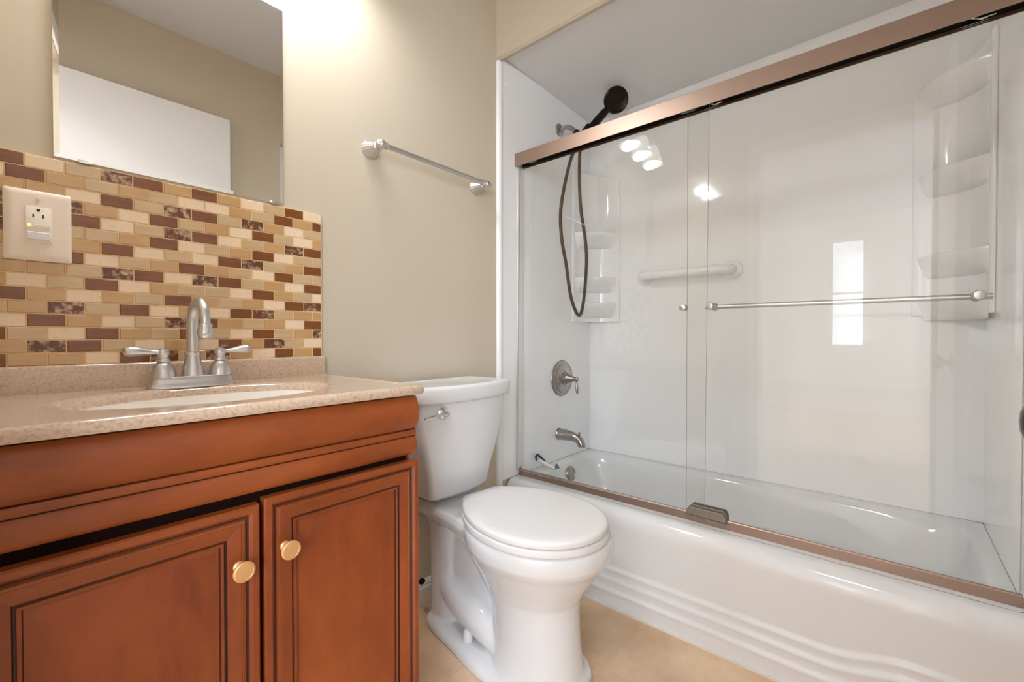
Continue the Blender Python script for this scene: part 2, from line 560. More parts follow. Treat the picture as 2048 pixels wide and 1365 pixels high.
# doors: nested rectangular mouldings
def vdoor(x0, x1, z0, z1, kx, kz, flip):
    prof = [(0, .0, 0), (0, .017, 0), (.0025, .0195, 0), (.011, .0198, 0), (.0155, .0155, 0), (.0175, .0135, 1), (.0195, .0135, 1), (.0215, .0165, 0), (.0255, .0172, 0), (.0265, .0160, 1), (.0275, .0165, 0),
            (.0460, .0125, 0), (.0475, .0095, 1), (.0495, .0095, 1), (.0505, .0125, 0), (.0545, .0118, 0), (.0560, .0075, 1), (.0600, .0070, 0)]
    bm = bmesh.new()
    rs = []
    for o, dp, g in prof:
        y = FY - .003 - dp
        rs.append([bm.verts.new(p) for p in ((x0 + o, y, z0 + o), (x1 - o, y, z0 + o), (x1 - o, y, z1 - o), (x0 + o, y, z1 - o))])
    for k, (a, b) in enumerate(zip(rs[:-1], rs[1:])):
        for i in range(4):
            j = (i + 1) % 4
            f = bm.faces.new((a[i], a[j], b[j], b[i]))
            g = prof[k][2] and prof[k + 1][2] or (prof[k + 1][2] and k in (4, 9, 11, 15))
            f.material_index = 2 if g else (1 if i in (0, 2) else 0)
    bm.faces.new(rs[-1])
    bm.faces.new(rs[0][::-1])
    dr = vrel(link('door', bm, [M_wood, M_woodh, M_glaze], van, smooth=0))
    bm = bmesh.new()
    lathe(bm, [(0, 0), (.0085, 0), (.0085, .002), (.0055, .004), (.0048, .014), (.007, .019), (.0150, .0225), (.0163, .0245), (.0158, .0262), (.0130, .0275), (.0125, .0271), (0, .0276)], (kx, FY - .018, kz), (0, -1, 0), 36)
    link('knob', bm, M_brass, dr)
vdoor(.2865, VX1 - .0005, .115, .6765, .3200, .586, 0)
vdoor(VX0, .2795, .115, .6705, .2490, .578, 1)

# ------------------------------------------------------------------ vanity top with oval basin
CX0, CX1, CY, CZ = -.058, .6215, -.470, .8387
top = empty('sink_countertop', (VC, -.23, .8187), 'beige speckled sink top with oval ivory basin on the cherry vanity', 'countertop')
SX, SY, SA, SB = .2775, -.245, .2150, .1380
N = 96
def oval(a, b, z, e=2.1):
    return [(SX + a * math.copysign(abs(math.cos(t)) ** (2 / e), math.cos(t)), SY + b * math.copysign(abs(math.sin(t)) ** (2 / e), math.sin(t)), z) for t in [2 * PI * i / N for i in range(N)]]
def outer(o, z):
    """rounded rectangle sampled along the same angles as the oval"""
    l = []
    x0, x1, y0, y1 = CX0 + o, CX1 - o, CY + o, -.003
    r = .016
    for i in range(N):
        t = 2 * PI * i / N
        dx, dy = math.cos(t) * .34, math.sin(t) * .235
        tx = ((x1 if dx > 0 else x0) - SX) / dx if abs(dx) > 1e-9 else 1e9
        ty = ((y1 if dy > 0 else y0) - SY) / dy if abs(dy) > 1e-9 else 1e9
        k = min(tx, ty)
        l.append([SX + dx * k, SY + dy * k, z])
    for cx, cy in ((x0, y0), (x1, y0)):       # snap the nearest sample to each front corner
        j = min(range(N), key=lambda i: (l[i][0] - cx) ** 2 + (l[i][1] - cy) ** 2)
        sx, sy = (1 if cx == x0 else -1), 1
        l[j] = [cx + sx * .005, cy + sy * .005, z]
    for cx, cy in ((x0, y1), (x1, y1)):
        j = min(range(N), key=lambda i: (l[i][0] - cx) ** 2 + (l[i][1] - cy) ** 2)
        l[j] = [cx, cy, z]
    return [tuple(p) for p in l]
bm = bmesh.new()
loft(bm, [outer(.03, CZ - .021), outer(.010, CZ - .0205), outer(.003, CZ - .019), outer(.0, CZ - .013), outer(.0015, CZ - .006), outer(.006, CZ - .0012), outer(.012, CZ), outer(.017, CZ - .0006),
          outer(.022, CZ - .0028), outer(.030, CZ - .003), oval(SA + .022, SB + .018, CZ - .003), oval(SA + .008, SB + .006, CZ - .004), oval(SA, SB, CZ - .008), oval(SA - .003, SB - .003, CZ - .015), oval(SA - .006, SB - .006, CZ - .0205)],
     cap0=False, cap1=False)
def trel(o):
    o.location = (-VC, .23, -.8187)
    return o
trel(link('slab', bm, M_stone, top, smooth=50))
bm = bmesh.new()
pf = [(0, .835), (-.021, .835), (-.021, .8835), (-.0195, .8875), (-.016, .8890), (0, .8890)]
loft(bm, [[(x, y - .0005, z) for y, z in pf] for x in (CX0, .6105)])
trel(link('splash_ledge', bm, M_stone, top, smooth=50))
bm = bmesh.new()
lp = [oval(SA - .004, SB - .004, CZ - .0205)]
for i in range(1, 13):
    t = i / 12 * PI / 2
    lp.append(oval((SA - .012) * max(math.cos(t), 0) ** .55 + .010, (SB - .012) * max(math.cos(t), 0) ** .55 + .010, CZ - .0215 - .128 * math.sin(t)))
loft(bm, lp, cap0=False)
trel(link('basin', bm, M_basin, top, smooth=60))
bm = bmesh.new()
lathe(bm, [(0, 0), (.021, 0), (.022, .002), (.016, .004), (0, .003)], (SX, SY, CZ - .1515), (0, 0, 1))
trel(link('drain', bm, M_nick, top))

# ------------------------------------------------------------------ faucet
FX, FYY, FZ = .2825, -.0760, CZ - .0029
fa = empty('sink_faucet', (FX, FYY, FZ), 'brushed nickel two-handle arched faucet at the back of the vanity sink', 'faucet')
bm = bmesh.new()
loft(bm, [supere(0, 0, .0815, .029, 0, e=3.4), supere(0, 0, .0815, .029, .003, e=3.4), supere(0, 0, .078, .026, .007, e=3.4), supere(0, 0, .0755, .0238, .014, e=3.4), supere(0, 0, .0735, .022, .021, e=3.4), supere(0, 0, .071, .020, .0235, e=3.4)])
link('base_plate', bm, M_nick, fa)
bm = bmesh.new()
lathe(bm, [(.0215, .022), (.0215, .026), (.0205, .034), (.0178, .046), (.0150, .058), (.0138, .068), (.0150, .0695), (.0155, .0725), (.0145, .0755), (.0118, .0765), (.0108, .080)])
pth = [(0, 0, .078)]
for z in (.10, .12, .135): pth.append((0, 0, z))
for i in range(1, 15):
    t = PI * .96 * i / 14
    pth.append((0, -.0465 + .0465 * math.cos(t), .1385 + .0465 * math.sin(t)))
pth.append((0, -.0925, .131))
tube(bm, pth, [.0116, .0110, .0100, .0094, .0092], 20)
e = Vector(pth[-1]); dd = (e - Vector(pth[-2])).normalized()
lathe(bm, [(.0100, -.006), (.0122, -.005), (.0128, -.001), (.0120, .002), (.0135, .006), (.0148, .012), (.0148, .017), (.0128, .020), (.0132, .023), (.0110, .025), (.0090, .0235), (.0085, .015)], e, dd, 28)
link('spout', bm, M_nick, fa)
def handle(sx):
    hx = sx * .0525
    bm = bmesh.new()
    lathe(bm, [(.0225, .0225), (.0225, .025), (.0218, .033), (.0195, .041), (.0165, .048), (.0125, .053), (.0105, .055), (.0128, .0565), (.0128, .0605), (.0100, .0625), (.0095, .068), (.0118, .072), (.0122, .077), (.0100, .082), (.0045, .0845), (0, .085)], (hx, 0, 0))
    o = link('handle', bm, M_nick, fa)
    bm = bmesh.new()
    L = [Vector((hx + sx * s, -.002, z)) for s, z in ((.004, .0765), (.012, .0762), (.020, .0765), (.030, .0775), (.042, .079), (.054, .0795), (.062, .079), (.0655, .0785))]
    tube(bm, catmull(L, 4), [.0080, .0060, .0068, .0090, .0122, .0134, .0112, .003], 16, flat=.82)
    link('lever', bm, M_nick, o)
handle(-1); handle(1)

# ------------------------------------------------------------------ towel bar on the back wall
tb = empty('towel_bar', (1.0, 0, 1.53), 'brushed nickel towel bar with fluted posts on the cream wall above the toilet', 'towel bar')
for x, z in ((-.2310, .0), (.2310, -.002)):
    bm = bmesh.new()
    lathe(bm, [(0, 0), (.0285, 0), (.0290, .003), (.0265, .007), (.0235, .014), (.0185, .026), (.0140, .036), (.0125, .041), (.0145, .043), (.0145, .047), (.0110, .050), (.0100, .056), (.0110, .058)], (x, 0, z), (0, -1, 0), 64, flutes=16, amp=.025)
    ball(bm, (x, -.066, z), .0150, 20)
    link('post', bm, M_nick, tb)
bm = bmesh.new()
tube(bm, [(-.231, -.066, 0), (.231, -.066, -.002)], .0078, 20)
for s in (-1, 1):
    lathe(bm, [(0, 0), (.0105, 0), (.0115, .004), (.0095, .007), (.0078, .009)], (s * .2170, -.066, -.001 + -.001 * s), (-s, 0, 0), 24)
    lathe(bm, [(0, 0), (.0100, 0), (.0110, .004), (.0085, .008), (.004, .010), (0, .0105)], (s * .2400, -.066, -.001 + -.001 * s), (s, 0, 0), 24)
link('bar', bm, M_nick, tb)

# ------------------------------------------------------------------ vanity light above the mirror (seen as a reflection)
vl = empty('vanity_light', (VLX, 0, VLZ), 'three-shade white glass vanity light on the wall above the mirror', 'wall light')
bm = bmesh.new()
loft(bm, [rrect(0, .02, .26, .045, 0, .02), rrect(0, .02, .26, .045, -.012, .02), rrect(0, .02, .245, .032, -.024, .02)])
link('back_plate', bm, M_nick, vl)
for i in (-1, 0, 1):
    x = i * .166
    bm = bmesh.new()
    tube(bm, catmull([(x, -.02, .02), (x, -.06, .030), (x, VLY + .008, .020), (x, VLY, -.015)], 6), .008, 12)
    lathe(bm, [(0, 0), (.018, 0), (.021, .012), (.021, .03), (0, .03)], (x, VLY, -.040), (0, 0, 1), 24)
    link('arm', bm, M_nick, vl)
    bm = bmesh.new()
    pr_ = [(.024, -.035), (.033, -.050), (.040, -.070), (.046, -.095), (.053, -.120), (.061, -.140), (.066, -.152)]
    n = 40
    prin = [(r - .003, z) for r, z in reversed(pr_)]
    loft(bm, [[(x + r * math.cos(2 * PI * j / n), VLY + r * math.sin(2 * PI * j / n), z) for j in range(n)] for r, z in pr_ + prin], cap0=False, cap1=False)
    sh = link('shade', bm, M_shade, vl)
    bm = bmesh.new()
    ball(bm, (x, VLY, -.105), .028, 20, s=(1, 1, 1.15))
    link('bulb', bm, M_bulb, vl)
    lamp('vanity_lamp', 'AREA', (VLX + x, VLY - .004, VLZ - .146), VANITY_LAMP, WARM, .112, rot=(-VL_TILT, 0, 0)).data.shape = 'DISK'

# unseen hall ceiling lamp, added for fill light through the doorway
hl = empty('added_hall_light', (-.72, -1.0, ZC), 'unseen flush ceiling light added in the hall as fill light', 'ceiling light')
bm = bmesh.new()
lathe(bm, [(0, 0), (.16, 0), (.16, .02), (.15, .03)], (0, 0, 0), (0, 0, -1), 40)
link('base', bm, M_trim, hl)
bm = bmesh.new()
lathe(bm, [(.148, .03), (.14, .05), (.11, .075), (.06, .09), (0, .094)], (0, 0, 0), (0, 0, -1), 40)
link('diffuser', bm, emit('lit_diffuser', (1, .97, .93, 1), 3), hl)
lamp('hall_fill_lamp', 'AREA', (-.72, -1.0, ZC - .10), HALL_FILL, (.92, .96, 1.04), .28)

# ------------------------------------------------------------------ toilet
TX = .990
to = empty('toilet', (TX, 0, 0), 'white two-piece toilet with closed lid between the vanity and the bathtub', 'toilet')
RZ = .405
bm = bmesh.new()
def egg(a, yf, yb, z, e=2.0, n=48, wid=0):
    yc = -.487
    return supere(0, yc, a, yc - yf, z, n, e, yb - yc)
secs = [(.120, -.642, -.36, 0), (.118, -.639, -.36, .02), (.112, -.630, -.36, .05), (.108, -.622, -.36, .10), (.108, -.618, -.36, .15), (.109, -.617, -.35, .20), (.113, -.623, -.34, .235), (.126, -.640, -.325, .268), (.146, -.664, -.305, .305),
        (.162, -.684, -.285, .335), (.174, -.697, -.275, .350), (.183, -.706, -.268, .366), (.186, -.710, -.265, .390), (.185, -.709, -.265, .406), (.178, -.702, -.272, .4155)]
loft(bm, [egg(a, f, b, z) for a, f, b, z in secs])
# deck below the tank, flaring into the bowl
loft(bm, [[(-.060, -.03, .345), (.060, -.03, .345), (.100, -.40, .355), (-.100, -.40, .355)], [(-.086, -.025, .37), (.086, -.025, .37), (.140, -.40, .37), (-.140, -.40, .37)],
          [(-.092, -.025, .395), (.092, -.025, .395), (.146, -.40, .395), (-.146, -.40, .395)], [(-.086, -.03, .412), (.086, -.03, .412), (.139, -.40, .4145), (-.139, -.40, .4145)]])
# rear column
loft(bm, [supere(0, -.135, .070, .070, 0, e=2.6), supere(0, -.135, .066, .066, .04, e=2.6), supere(0, -.130, .062, .062, .12, e=2.6), supere(0, -.125, .061, .060, .20, e=2.6), supere(0, -.125, .064, .062, .28, e=2.6), supere(0, -.130, .074, .07, .34, e=2.6)])
# trapway hump on both sides, web between, slanting rib under the bowl
for s in (-1, 1):
    tube(bm, catmull([(s * .010, -.13, .25), (s * .012, -.15, .15), (s * .030, -.22, .115), (s * .040, -.31, .100), (s * .040, -.39, .075), (s * .030, -.47, .05)], 6), [.050, .050, .054, .056, .052, .045], 16)
    tube(bm, catmull([(s * .034, -.16, .36), (s * .030, -.26, .29), (s * .030, -.35, .20), (s * .040, -.45, .12)], 6), [.020, .017, .018, .022], 12)
box(bm, -.035, .035, -.45, -.12, .02, .36)
# foot flange
foot = []
for z, g in ((0, 0), (.018, 0), (.028, -.006), (.033, -.016)):
    l = []
    pts = [(.030, -.070), (.070, -.085), (.096, -.150), (.112, -.250), (.128, -.330), (.138, -.410), (.138, -.480), (.116, -.570), (.075, -.626), (.03, -.643)]
    c = catmull([Vector((x, y, 0)) for x, y in pts], 4)
    for p in c: l.append((p.x + g, p.y - g * (1 if p.y > -.12 else 0) * -1, z))
    for p in reversed(c): l.append((-(p.x + g), p.y - g * (1 if p.y > -.12 else 0) * -1, z))
    foot.append(l)
loft(bm, foot)
bowl = link('bowl', bm, M_por, to, smooth=0)
md = bowl.modifiers.new('remesh', 'REMESH'); md.mode = 'VOXEL'; md.voxel_size = .0042
md = bowl.modifiers.new('smooth', 'SMOOTH'); md.factor = .5; md.iterations = 9
bake(bowl)
for p in bowl.data.polygons: p.use_smooth = True
# tank and lid
def tankloop(w, yb, yf, z, bow, r=.022, wb=None):
    wb = w * .97 if wb is None else wb
    l = []
    nf, nc = 14, 5
    def arc(cx, cy, rr, a0, a1):
        for i in range(nc + 1):
            t = R(a0 + (a1 - a0) * i / nc)
            l.append((cx + rr * math.cos(t), cy + rr * math.sin(t), z))
    arc(wb - r * .5, yb - r * .5, r * .5, 0, 90)
    arc(-wb + r * .5, yb - r * .5, r * .5, 90, 180)
    arc(-w + r, yf + r, r, 180, 255)
    for i in range(1, nf):
        u = -1 + 2 * i / nf
        l.append(((w - r * .8) * u, yf - bow * (1 - u * u), z))
    arc(w - r, yf + r, r, 285, 360)
    return l
bm = bmesh.new()
loft(bm, [tankloop(.118, -.045, -.180, .434, .012), tankloop(.126, -.040, -.188, .446, .013), tankloop(.137, -.035, -.194, .51, .018), tankloop(.158, -.030, -.203, .58, .022), tankloop(.178, -.027, -.210, .66, .026), tankloop(.187, -.025, -.213, .742, .028)])
link('tank', bm, M_por, to, smooth=60)
bm = bmesh.new()
loft(bm, [tankloop(.190, -.026, -.218, .742, .028), tankloop(.198, -.022, -.226, .746, .030), tankloop(.201, -.020, -.229, .756, .030), tankloop(.201, -.020, -.229, .784, .030), tankloop(.199, -.022, -.227, .791, .030), tankloop(.194, -.027, -.222, .7945, .029), tankloop(.180, -.040, -.205, .7945, .026), tankloop(.172, -.048, -.195, .7925, .025)])
link('tank_lid', bm, M_por, to, smooth=60)
bm = bmesh.new()
lathe(bm, [(0, 0), (.019, 0), (.0195, .003), (.016, .007), (.010, .010), (.009, .018), (0, .019)], (-.1235, -.232, .7155), (0, -1, 0), 24)
tube(bm, catmull([(-.1235, -.247, .7155), (-.145, -.250, .7150), (-.175, -.251, .7135), (-.205, -.252, .711)], 6), [.0095, .0068, .006, .0075, .0075, .003], 14, flat=.7)
lv = link('flush_lever', bm, M_chr, to); lv['label'] = 'chrome flush lever'
# seat ring and lid (the seat sits turned a few degrees)
def seatloop(a, yf, z, inset=0):
    """egg outline with a narrow straight hinge edge"""
    l = []
    yc, yb, bw = -.5054, -.258, .066
    n = 44
    for i in range(n + 1):                     # front half
        t = PI + PI * i / n
        l.append(((a - inset) * math.cos(t), yc + (yc - yf - inset) * math.sin(t), z))
    for i in range(1, 13):                     # right side back to the hinge edge
        t = i / 12
        l.append(((a - inset) - (a - bw) * t ** 2.39, yc + (yb - inset - yc) * t, z))
    for i in range(12, 0, -1):
        t = i / 12
        l.append((-((a - inset) - (a - bw) * t ** 2.39), yc + (yb - inset - yc) * t, z))
    return l
def rotz(o, ang, p):
    c, s = math.cos(ang), math.sin(ang)
    o.rotation_euler = (0, 0, ang)
    o.location = (p[0] - c * p[0] + s * p[1], p[1] - s * p[0] - c * p[1], 0)
    return o
SEAT_ROT = -.075
SEAT_DX = .008
bm = bmesh.new()
loft(bm, [seatloop(.174, -.702, .4170, .006), seatloop(.177, -.705, .4195), seatloop(.1775, -.706, .4265), seatloop(.177, -.705, .4330), seatloop(.176, -.704, .4360, .004)])
o = rotz(link('seat', bm, M_seat, to, smooth=50), SEAT_ROT, (0, -.258)); o.location.x += SEAT_DX
bm = bmesh.new()
loft(bm, [seatloop(.172, -.700, .4378, .004), seatloop(.1738, -.7015, .4395), seatloop(.1745, -.702, .446), seatloop(.1743, -.702, .4515), seatloop(.1735, -.701, .4550, .003), seatloop(.1735, -.701, .4572, .014), seatloop(.1735, -.701, .4582, .04)])
o = rotz(link('seat_lid', bm, M_seat, to, smooth=50), SEAT_ROT, (0, -.258)); o.location.x += SEAT_DX
for s in (-1, 1):
    bm = bmesh.new()
    lathe(bm, [(.0150, 0), (.0158, .007), (.0145, .022), (.0115, .036), (.0070, .041), (0, .042)], (s * .076, -.290, .031), (0, 0, 1), 24)
    link('bolt_cap', bm, M_seat, to)
    bm = bmesh.new()
    lathe(bm, [(0, 0), (.013, 0), (.014, .004), (.014, .026), (.010, .030), (0, .031)], (s * .052 + .008, -.250, .414), (0, 0, 1), 20)
    link('hinge', bm, M_seat, to)

# shut-off valve stub by the baseboard, half hidden by the vanity
sv = empty('water_shutoff_valve', (.928, 0, .118), 'small chrome shut-off valve on the wall by the baseboard behind the toilet', 'valve')
bm = bmesh.new()
lathe(bm, [(0, 0), (.022, 0), (.020, .005), (.008, .008), (.006, .02), (.006, .034)], (0, 0, 0), (0, -1, 0), 24)
link('escutcheon', bm, M_chr, sv)
bm = bmesh.new()
ball(bm, (0, -.038, 0), .010, 14)
tube(bm, [(0, -.038, 0), (-.02, -.038, .02)], .005, 10)
link('valve_body', bm, M_chr, sv)
bm = bmesh.new()
lathe(bm, [(0, 0), (.009, 0), (.010, .004), (.009, .009), (0, .009)], (0, -.047, 0), (0, -1, 0), 16, sx=1.3)
link('handle', bm, M_orb, sv)

# ------------------------------------------------------------------ bathtub
TXI, TY0, TY1, RIM = 2.093, -1.478, -.007, .335
tu = empty('bathtub', (1.75, -.74, 0), 'glossy white alcove bathtub with stepped apron moulding below the glass doors', 'bathtub')
def turel(o):
    o.location = (-1.75, .74, 0)
    return o
bm = bmesh.new()
# apron: profile swept along y; step lines dip up towards the far end
def aprx(z, y):
    zo = .036 * smst(-1.12, -1.30, y)
    x = 1.3885
    for zc in (.132, .098, .061):
        x += .0062 * smst(zc + zo - .010, zc + zo + .004, z) - .0022 * math.exp(-((z - zc - zo + .006) / .006) ** 2)
    return x
zs = [0, .015, .03, .04] + [.045 + .0045 * i for i in range(34)] + [.215, .25, .28]
ys = [TY1 + (TY0 - TY1) * i / 90 for i in range(91)]
rows = []
for y in ys:
    r = [(aprx(z, y), y, z) for z in zs]
    xe = r[-1][0]
    for i in range(1, 11):
        t = i / 10 * PI / 2
        r.append((xe + .042 * (1 - math.cos(t)), y, .28 + (RIM - .28) * math.sin(t)))
    r.append((1.470, y, RIM))
    rows.append(r)
loft(bm, rows, cap0=False, cap1=False, closed=False)
cx, cy = (1.470 + TXI) / 2, (TY0 + TY1) / 2
ha, hb = (TXI - 1.470) / 2, (TY1 - TY0) / 2
def tl(ia, ib, z, e=9, dx=0, dy=0): return supere(cx + dx, cy + dy, ha - ia, hb - ib, z, 120, e)
loft(bm, [tl(-.002, 0, RIM, 60), tl(.028, .022, RIM, 14), tl(.040, .032, RIM - .0003, 9), tl(.050, .040, RIM - .004, 8), tl(.058, .046, RIM - .016, 7), tl(.066, .055, RIM - .05, 6), tl(.085, .085, .20, 5), tl(.105, .14, .12, 4.5), tl(.13, .20, .088, 4), tl(.20, .30, .080, 3.5)], cap0=False)
turel(link('tub_shell', bm, M_tub, tu, smooth=50))
bm = bmesh.new()
lathe(bm, [(0, 0), (.036, 0), (.0365, .004), (.033, .009), (.028, .010), (.027, .008), (0, .009)], (1.812, -.066, .276), (0, -1, .15), 36)
turel(link('overflow_plate', bm, M_nick2, tu))
bm = bmesh.new()
lathe(bm, [(0, 0), (.035, 0), (.034, .003), (.02, .006), (0, .008)], (1.80, -.33, .080), (0, 0, 1), 30)
turel(link('drain_plug', bm, M_nick2, tu))
# caulk line where apron meets floor
tag(boxo('trim_2', (1.380, 1.391, TY0, TY1, 0, .006), M_seal), kind='structure')

# ------------------------------------------------------------------ acrylic shower surround
su = empty('shower_surround', (XR, -.74, RIM), 'glossy white acrylic shower wall surround with moulded corner shelves', 'shower surround')
def surel(o):
    o.location = (-XR, .74, -RIM)
    return o
SZ = 2.083
surel(boxo('back_panel', (2.093, XR, YN + .006, -.005, RIM + .001, 2.12), M_acr, su))
surel(boxo('end_panel', (1.386, 2.093, -.0055, 0, RIM + .001, SZ + .02), M_acr, su))
surel(boxo('end_panel', (1.386, 2.093, YN, YN + .0065, RIM + .001, 2.11), M_acr, su))
bm = bmesh.new()
lathe_pts = []
for y0, y1 in ((0, -.015),):
    l0, l1 = [], []
    for i in range(13):
        t = PI * i / 12
        l0.append((1.3705 - .0155 * math.cos(t), -.014 * math.sin(t) ** .7, .02))
        l1.append((1.3705 - .0155 * math.cos(t), -.014 * math.sin(t) ** .7, SZ))
    loft(bm, [l0, l1])
surel(link('edge_flange', bm, M_acr, su))
bm = bmesh.new()
for z in (2.02,):
    lathe(bm, [(0, 0), (.007, 0), (.006, .003), (0, .004)], (1.415, -.0055, z - .01), (0, -1, 0), 16)
surel(link('screw_cap', bm, M_acr, su))
# corner shelf units: raised vertical panel across the corner, four scooped shelves
def shelf_unit(sy, ycor, shelves, z0, z1, slant):
    """coved corner column with scooped shelves; sy = +1 when the corner lies at the +y end"""
    W_, XB = .180, 2.0925
    P = lambda u, v, z: (XB - u, ycor - sy * v, z)      # u: off the back wall, v: off the end wall
    rr = .135
    cove = []
    for i in range(17):
        t = PI / 2 * i / 16
        cove.append((.012 + rr - rr * math.sin(t), .012 + rr - rr * math.cos(t)))
    prof = [(W_, 0), (W_, .010), (W_ - .010, .013)] + cove + [(.013, W_ - .010), (.010, W_), (0, W_), (0, 0)]
    bm = bmesh.new()
    loft(bm, [[P(u, v, z0) for u, v in prof], [P(u, v, z1 - slant * v / W_) for u, v in prof]])
    o = surel(link('corner_shelf_unit', bm, M_acr, su, smooth=45, bevel=.004, seg=3))
    n = 20
    def sl(z, k, lift=0):
        """k = 1 at the full front edge, 0 on the cove"""
        l = [P(.008, .008, z)]
        c0 = [(W_ - .012 - (W_ - .02) * (i / n), .010 + (W_ - .022) * (i / n)) for i in range(n + 1)]
        for i, (u, v) in enumerate(c0):
            t = PI / 2 * i / n
            cu, cv = .012 + rr - rr * math.sin(t), .012 + rr - rr * math.cos(t)
            b = .020 * math.sin(PI * i / n)
            l.append(P(cu + (u + b - cu) * k, cv + (v + b - cv) * k, z + lift * (i / n)))
        return l
    for z in shelves:
        bm = bmesh.new()
        loft(bm, [sl(z - .075, .0), sl(z - .062, .30), sl(z - .040, .66), sl(z - .018, .92), sl(z - .006, .995), sl(z, .99), sl(z + .001, .95), sl(z - .004, .88)])
        link('shelf', bm, M_acr, o, smooth=60)
    return o
ul = shelf_unit(1, -.0055, (1.475, 1.245, 1.115), 1.018, 1.80, .05)
ur = shelf_unit(-1, YN + .0065, (1.790, 1.490, 1.215, 1.075), 1.015, 1.86, .085)

# ------------------------------------------------------------------ grab bar
gb = empty('grab_bar', (2.093, -.52, 1.235), 'white plastic grab bar on the back wall inside the shower', 'grab bar')
bm = bmesh.new()
tube(bm, [(-.062, .150, 0), (-.062, -.130, 0)], .0175, 20)
link('bar', bm, M_acr, gb)
for s in (1, -1):
    bm = bmesh.new()
    tube(bm, catmull([(-.062, s * .128, 0), (-.062, s * .160, 0), (-.052, s * .186, 0), (-.030, s * .198, 0), (-.004, s * .200, 0)], 6), .0205, 20)
    link('elbow', bm, M_acr, gb)
    bm = bmesh.new()
    lathe(bm, [(0, 0), (.041, 0), (.041, .004), (.036, .009), (.024, .012)], (0, s * .200, 0), (-1, 0, 0), 32)
    link('flange', bm, M_acr, gb)

# ------------------------------------------------------------------ tub and shower fittings
spx = 1.800
ts = empty('tub_spout', (spx, -.0055, .4637), 'nickel tub spout on the shower end wall below the valve', 'spout')
bm = bmesh.new()
lathe(bm, [(0, 0), (.029, 0), (.030, .004), (.027, .010)], (0, 0, 0), (0, -1, 0), 28)
tube(bm, catmull([(0, -.004, 0), (0, -.04, .001), (0, -.085, -.002), (0, -.115, -.012), (0, -.130, -.030), (0, -.132, -.042)], 5), [.0275, .027, .024, .021, .020, .019, .0185], 24)
link('spout_body', bm, M_nick2, ts)
bm = bmesh.new()
lathe(bm, [(0, 0), (.004, 0), (.004, .012), (.008, .015), (.008, .019), (0, .021)], (0, -.120, .004), (0, 0, 1), 16)
link('diverter_knob', bm, M_nick2, ts)

va = empty('shower_valve', (1.824, -.0055, .7365), 'round nickel shower valve with lever handle on the end wall', 'valve')
bm = bmesh.new()
lathe(bm, [(0, 0), (.0885, 0), (.0900, .004), (.0860, .010), (.0780, .013), (.0740, .012), (.0720, .0145), (.0560, .019), (.0400, .021), (.0340, .023), (.0330, .030), (.0300, .031), (0, .032)], (0, 0, 0), (0, -1, 0), 56)
link('escutcheon', bm, M_nick2, va)
bm = bmesh.new()
lathe(bm, [(.026, 0), (.027, .003), (.024, .012), (.016, .032), (.011, .044), (.0095, .048), (.0125, .052), (.0130, .058), (.010, .064), (0, .066)], (0, -.030, 0), (0, -1, 0), 28)
link('handle', bm, M_nick2, va)
bm = bmesh.new()
tube(bm, catmull([(0, -.086, -.004), (.002, -.087, -.020), (.003, -.089, -.040), (.003, -.090, -.060), (.003, -.090, -.072)], 5), [.0055, .0050, .0072, .0088, .0075, .003], 14, flat=.8)
link('lever', bm, M_nick2, va)

hs = empty('handheld_shower', (1.803, -.0055, 1.952), 'dark bronze handheld shower head with hanging hose on a nickel arm', 'shower head')
HB = Vector((1.803, -.0055, 1.952))
bm = bmesh.new()
lathe(bm, [(0, 0), (.031, 0), (.030, .005), (.022, .010), (.012, .012)], (0, 0, 0), (0, -1, 0), 28)
tube(bm, catmull([(0, -.004, 0), (0, -.035, .004), (0, -.060, -.004), (0, -.080, -.020), (0, -.096, -.040)], 6), .0105, 16)
o = link('shower_arm', bm, M_nick2, hs); o['label'] = 'nickel shower arm'
bm = bmesh.new()
lathe(bm, [(.013, 0), (.016, .004), (.016, .030), (.012, .036), (.012, .048)], (0, -.092, -.036), (0, -.78, -.62), 20)
ball(bm, (0, -.128, -.068), .020, 16)
lathe(bm, [(.020, 0), (.024, .005), (.025, .035), (.020, .038)], Vector((1.79, -.175, 1.895)) - HB - Vector((.006, -.010, .012)), (.5, -.45, .80), 20)
tube(bm, [Vector((0, -.128, -.068)), Vector((1.788, -.172, 1.892)) - HB], .012, 12)
link('holder', bm, M_orb, hs)
hc = Vector((1.860, -.280, 2.028)) - HB          # head centre
hn = Vector((-.62, -.62, -.48)).normalized()
h0 = Vector((1.775, -.160, 1.870)) - HB
bm = bmesh.new()
tube(bm, catmull([h0, h0.lerp(hc, .30), h0.lerp(hc, .55) - hn * .003, h0.lerp(hc, .74) - hn * .008], 6), [.013, .0165, .0180, .0190, .0180, .0150], 18)
link('wand_handle', bm, M_orb, hs)
bm = bmesh.new()
lathe(bm, [(0, -.026), (.020, -.025), (.040, -.018), (.054, -.008), (.0575, 0), (.0565, .004), (.052, .006), (.050, .0045), (0, .0045)], hc, hn, 44)
a_, b_ = frame(hn)
sp = link('spray_head', bm, M_orb, hs)
bm = bmesh.new()
for ring, cnt in ((.012, 6), (.024, 12), (.036, 18), (.046, 24)):
    for i in range(cnt):
        t = 2 * PI * i / cnt
        p = hc + hn * .0044 + (a_ * math.cos(t) + b_ * math.sin(t)) * ring
        lathe(bm, [(.0014, 0), (.0012, .0018)], p, hn, 6)
link('nozzle_ring', bm, M_orb, sp)
bm = bmesh.new()
yh = -.085
hp = [h0 + Vector((.002, .004, .004)), Vector((1.7655, -.120, 1.835)) - HB]
pts = [(1.700, 1.525), (1.708, 1.40), (1.745, 1.283), (1.788, 1.13), (1.853, 1.048), (1.895, 1.10), (1.927, 1.300), (1.915, 1.43), (1.875, 1.562), (1.860, 1.70), (1.862, 1.828)]
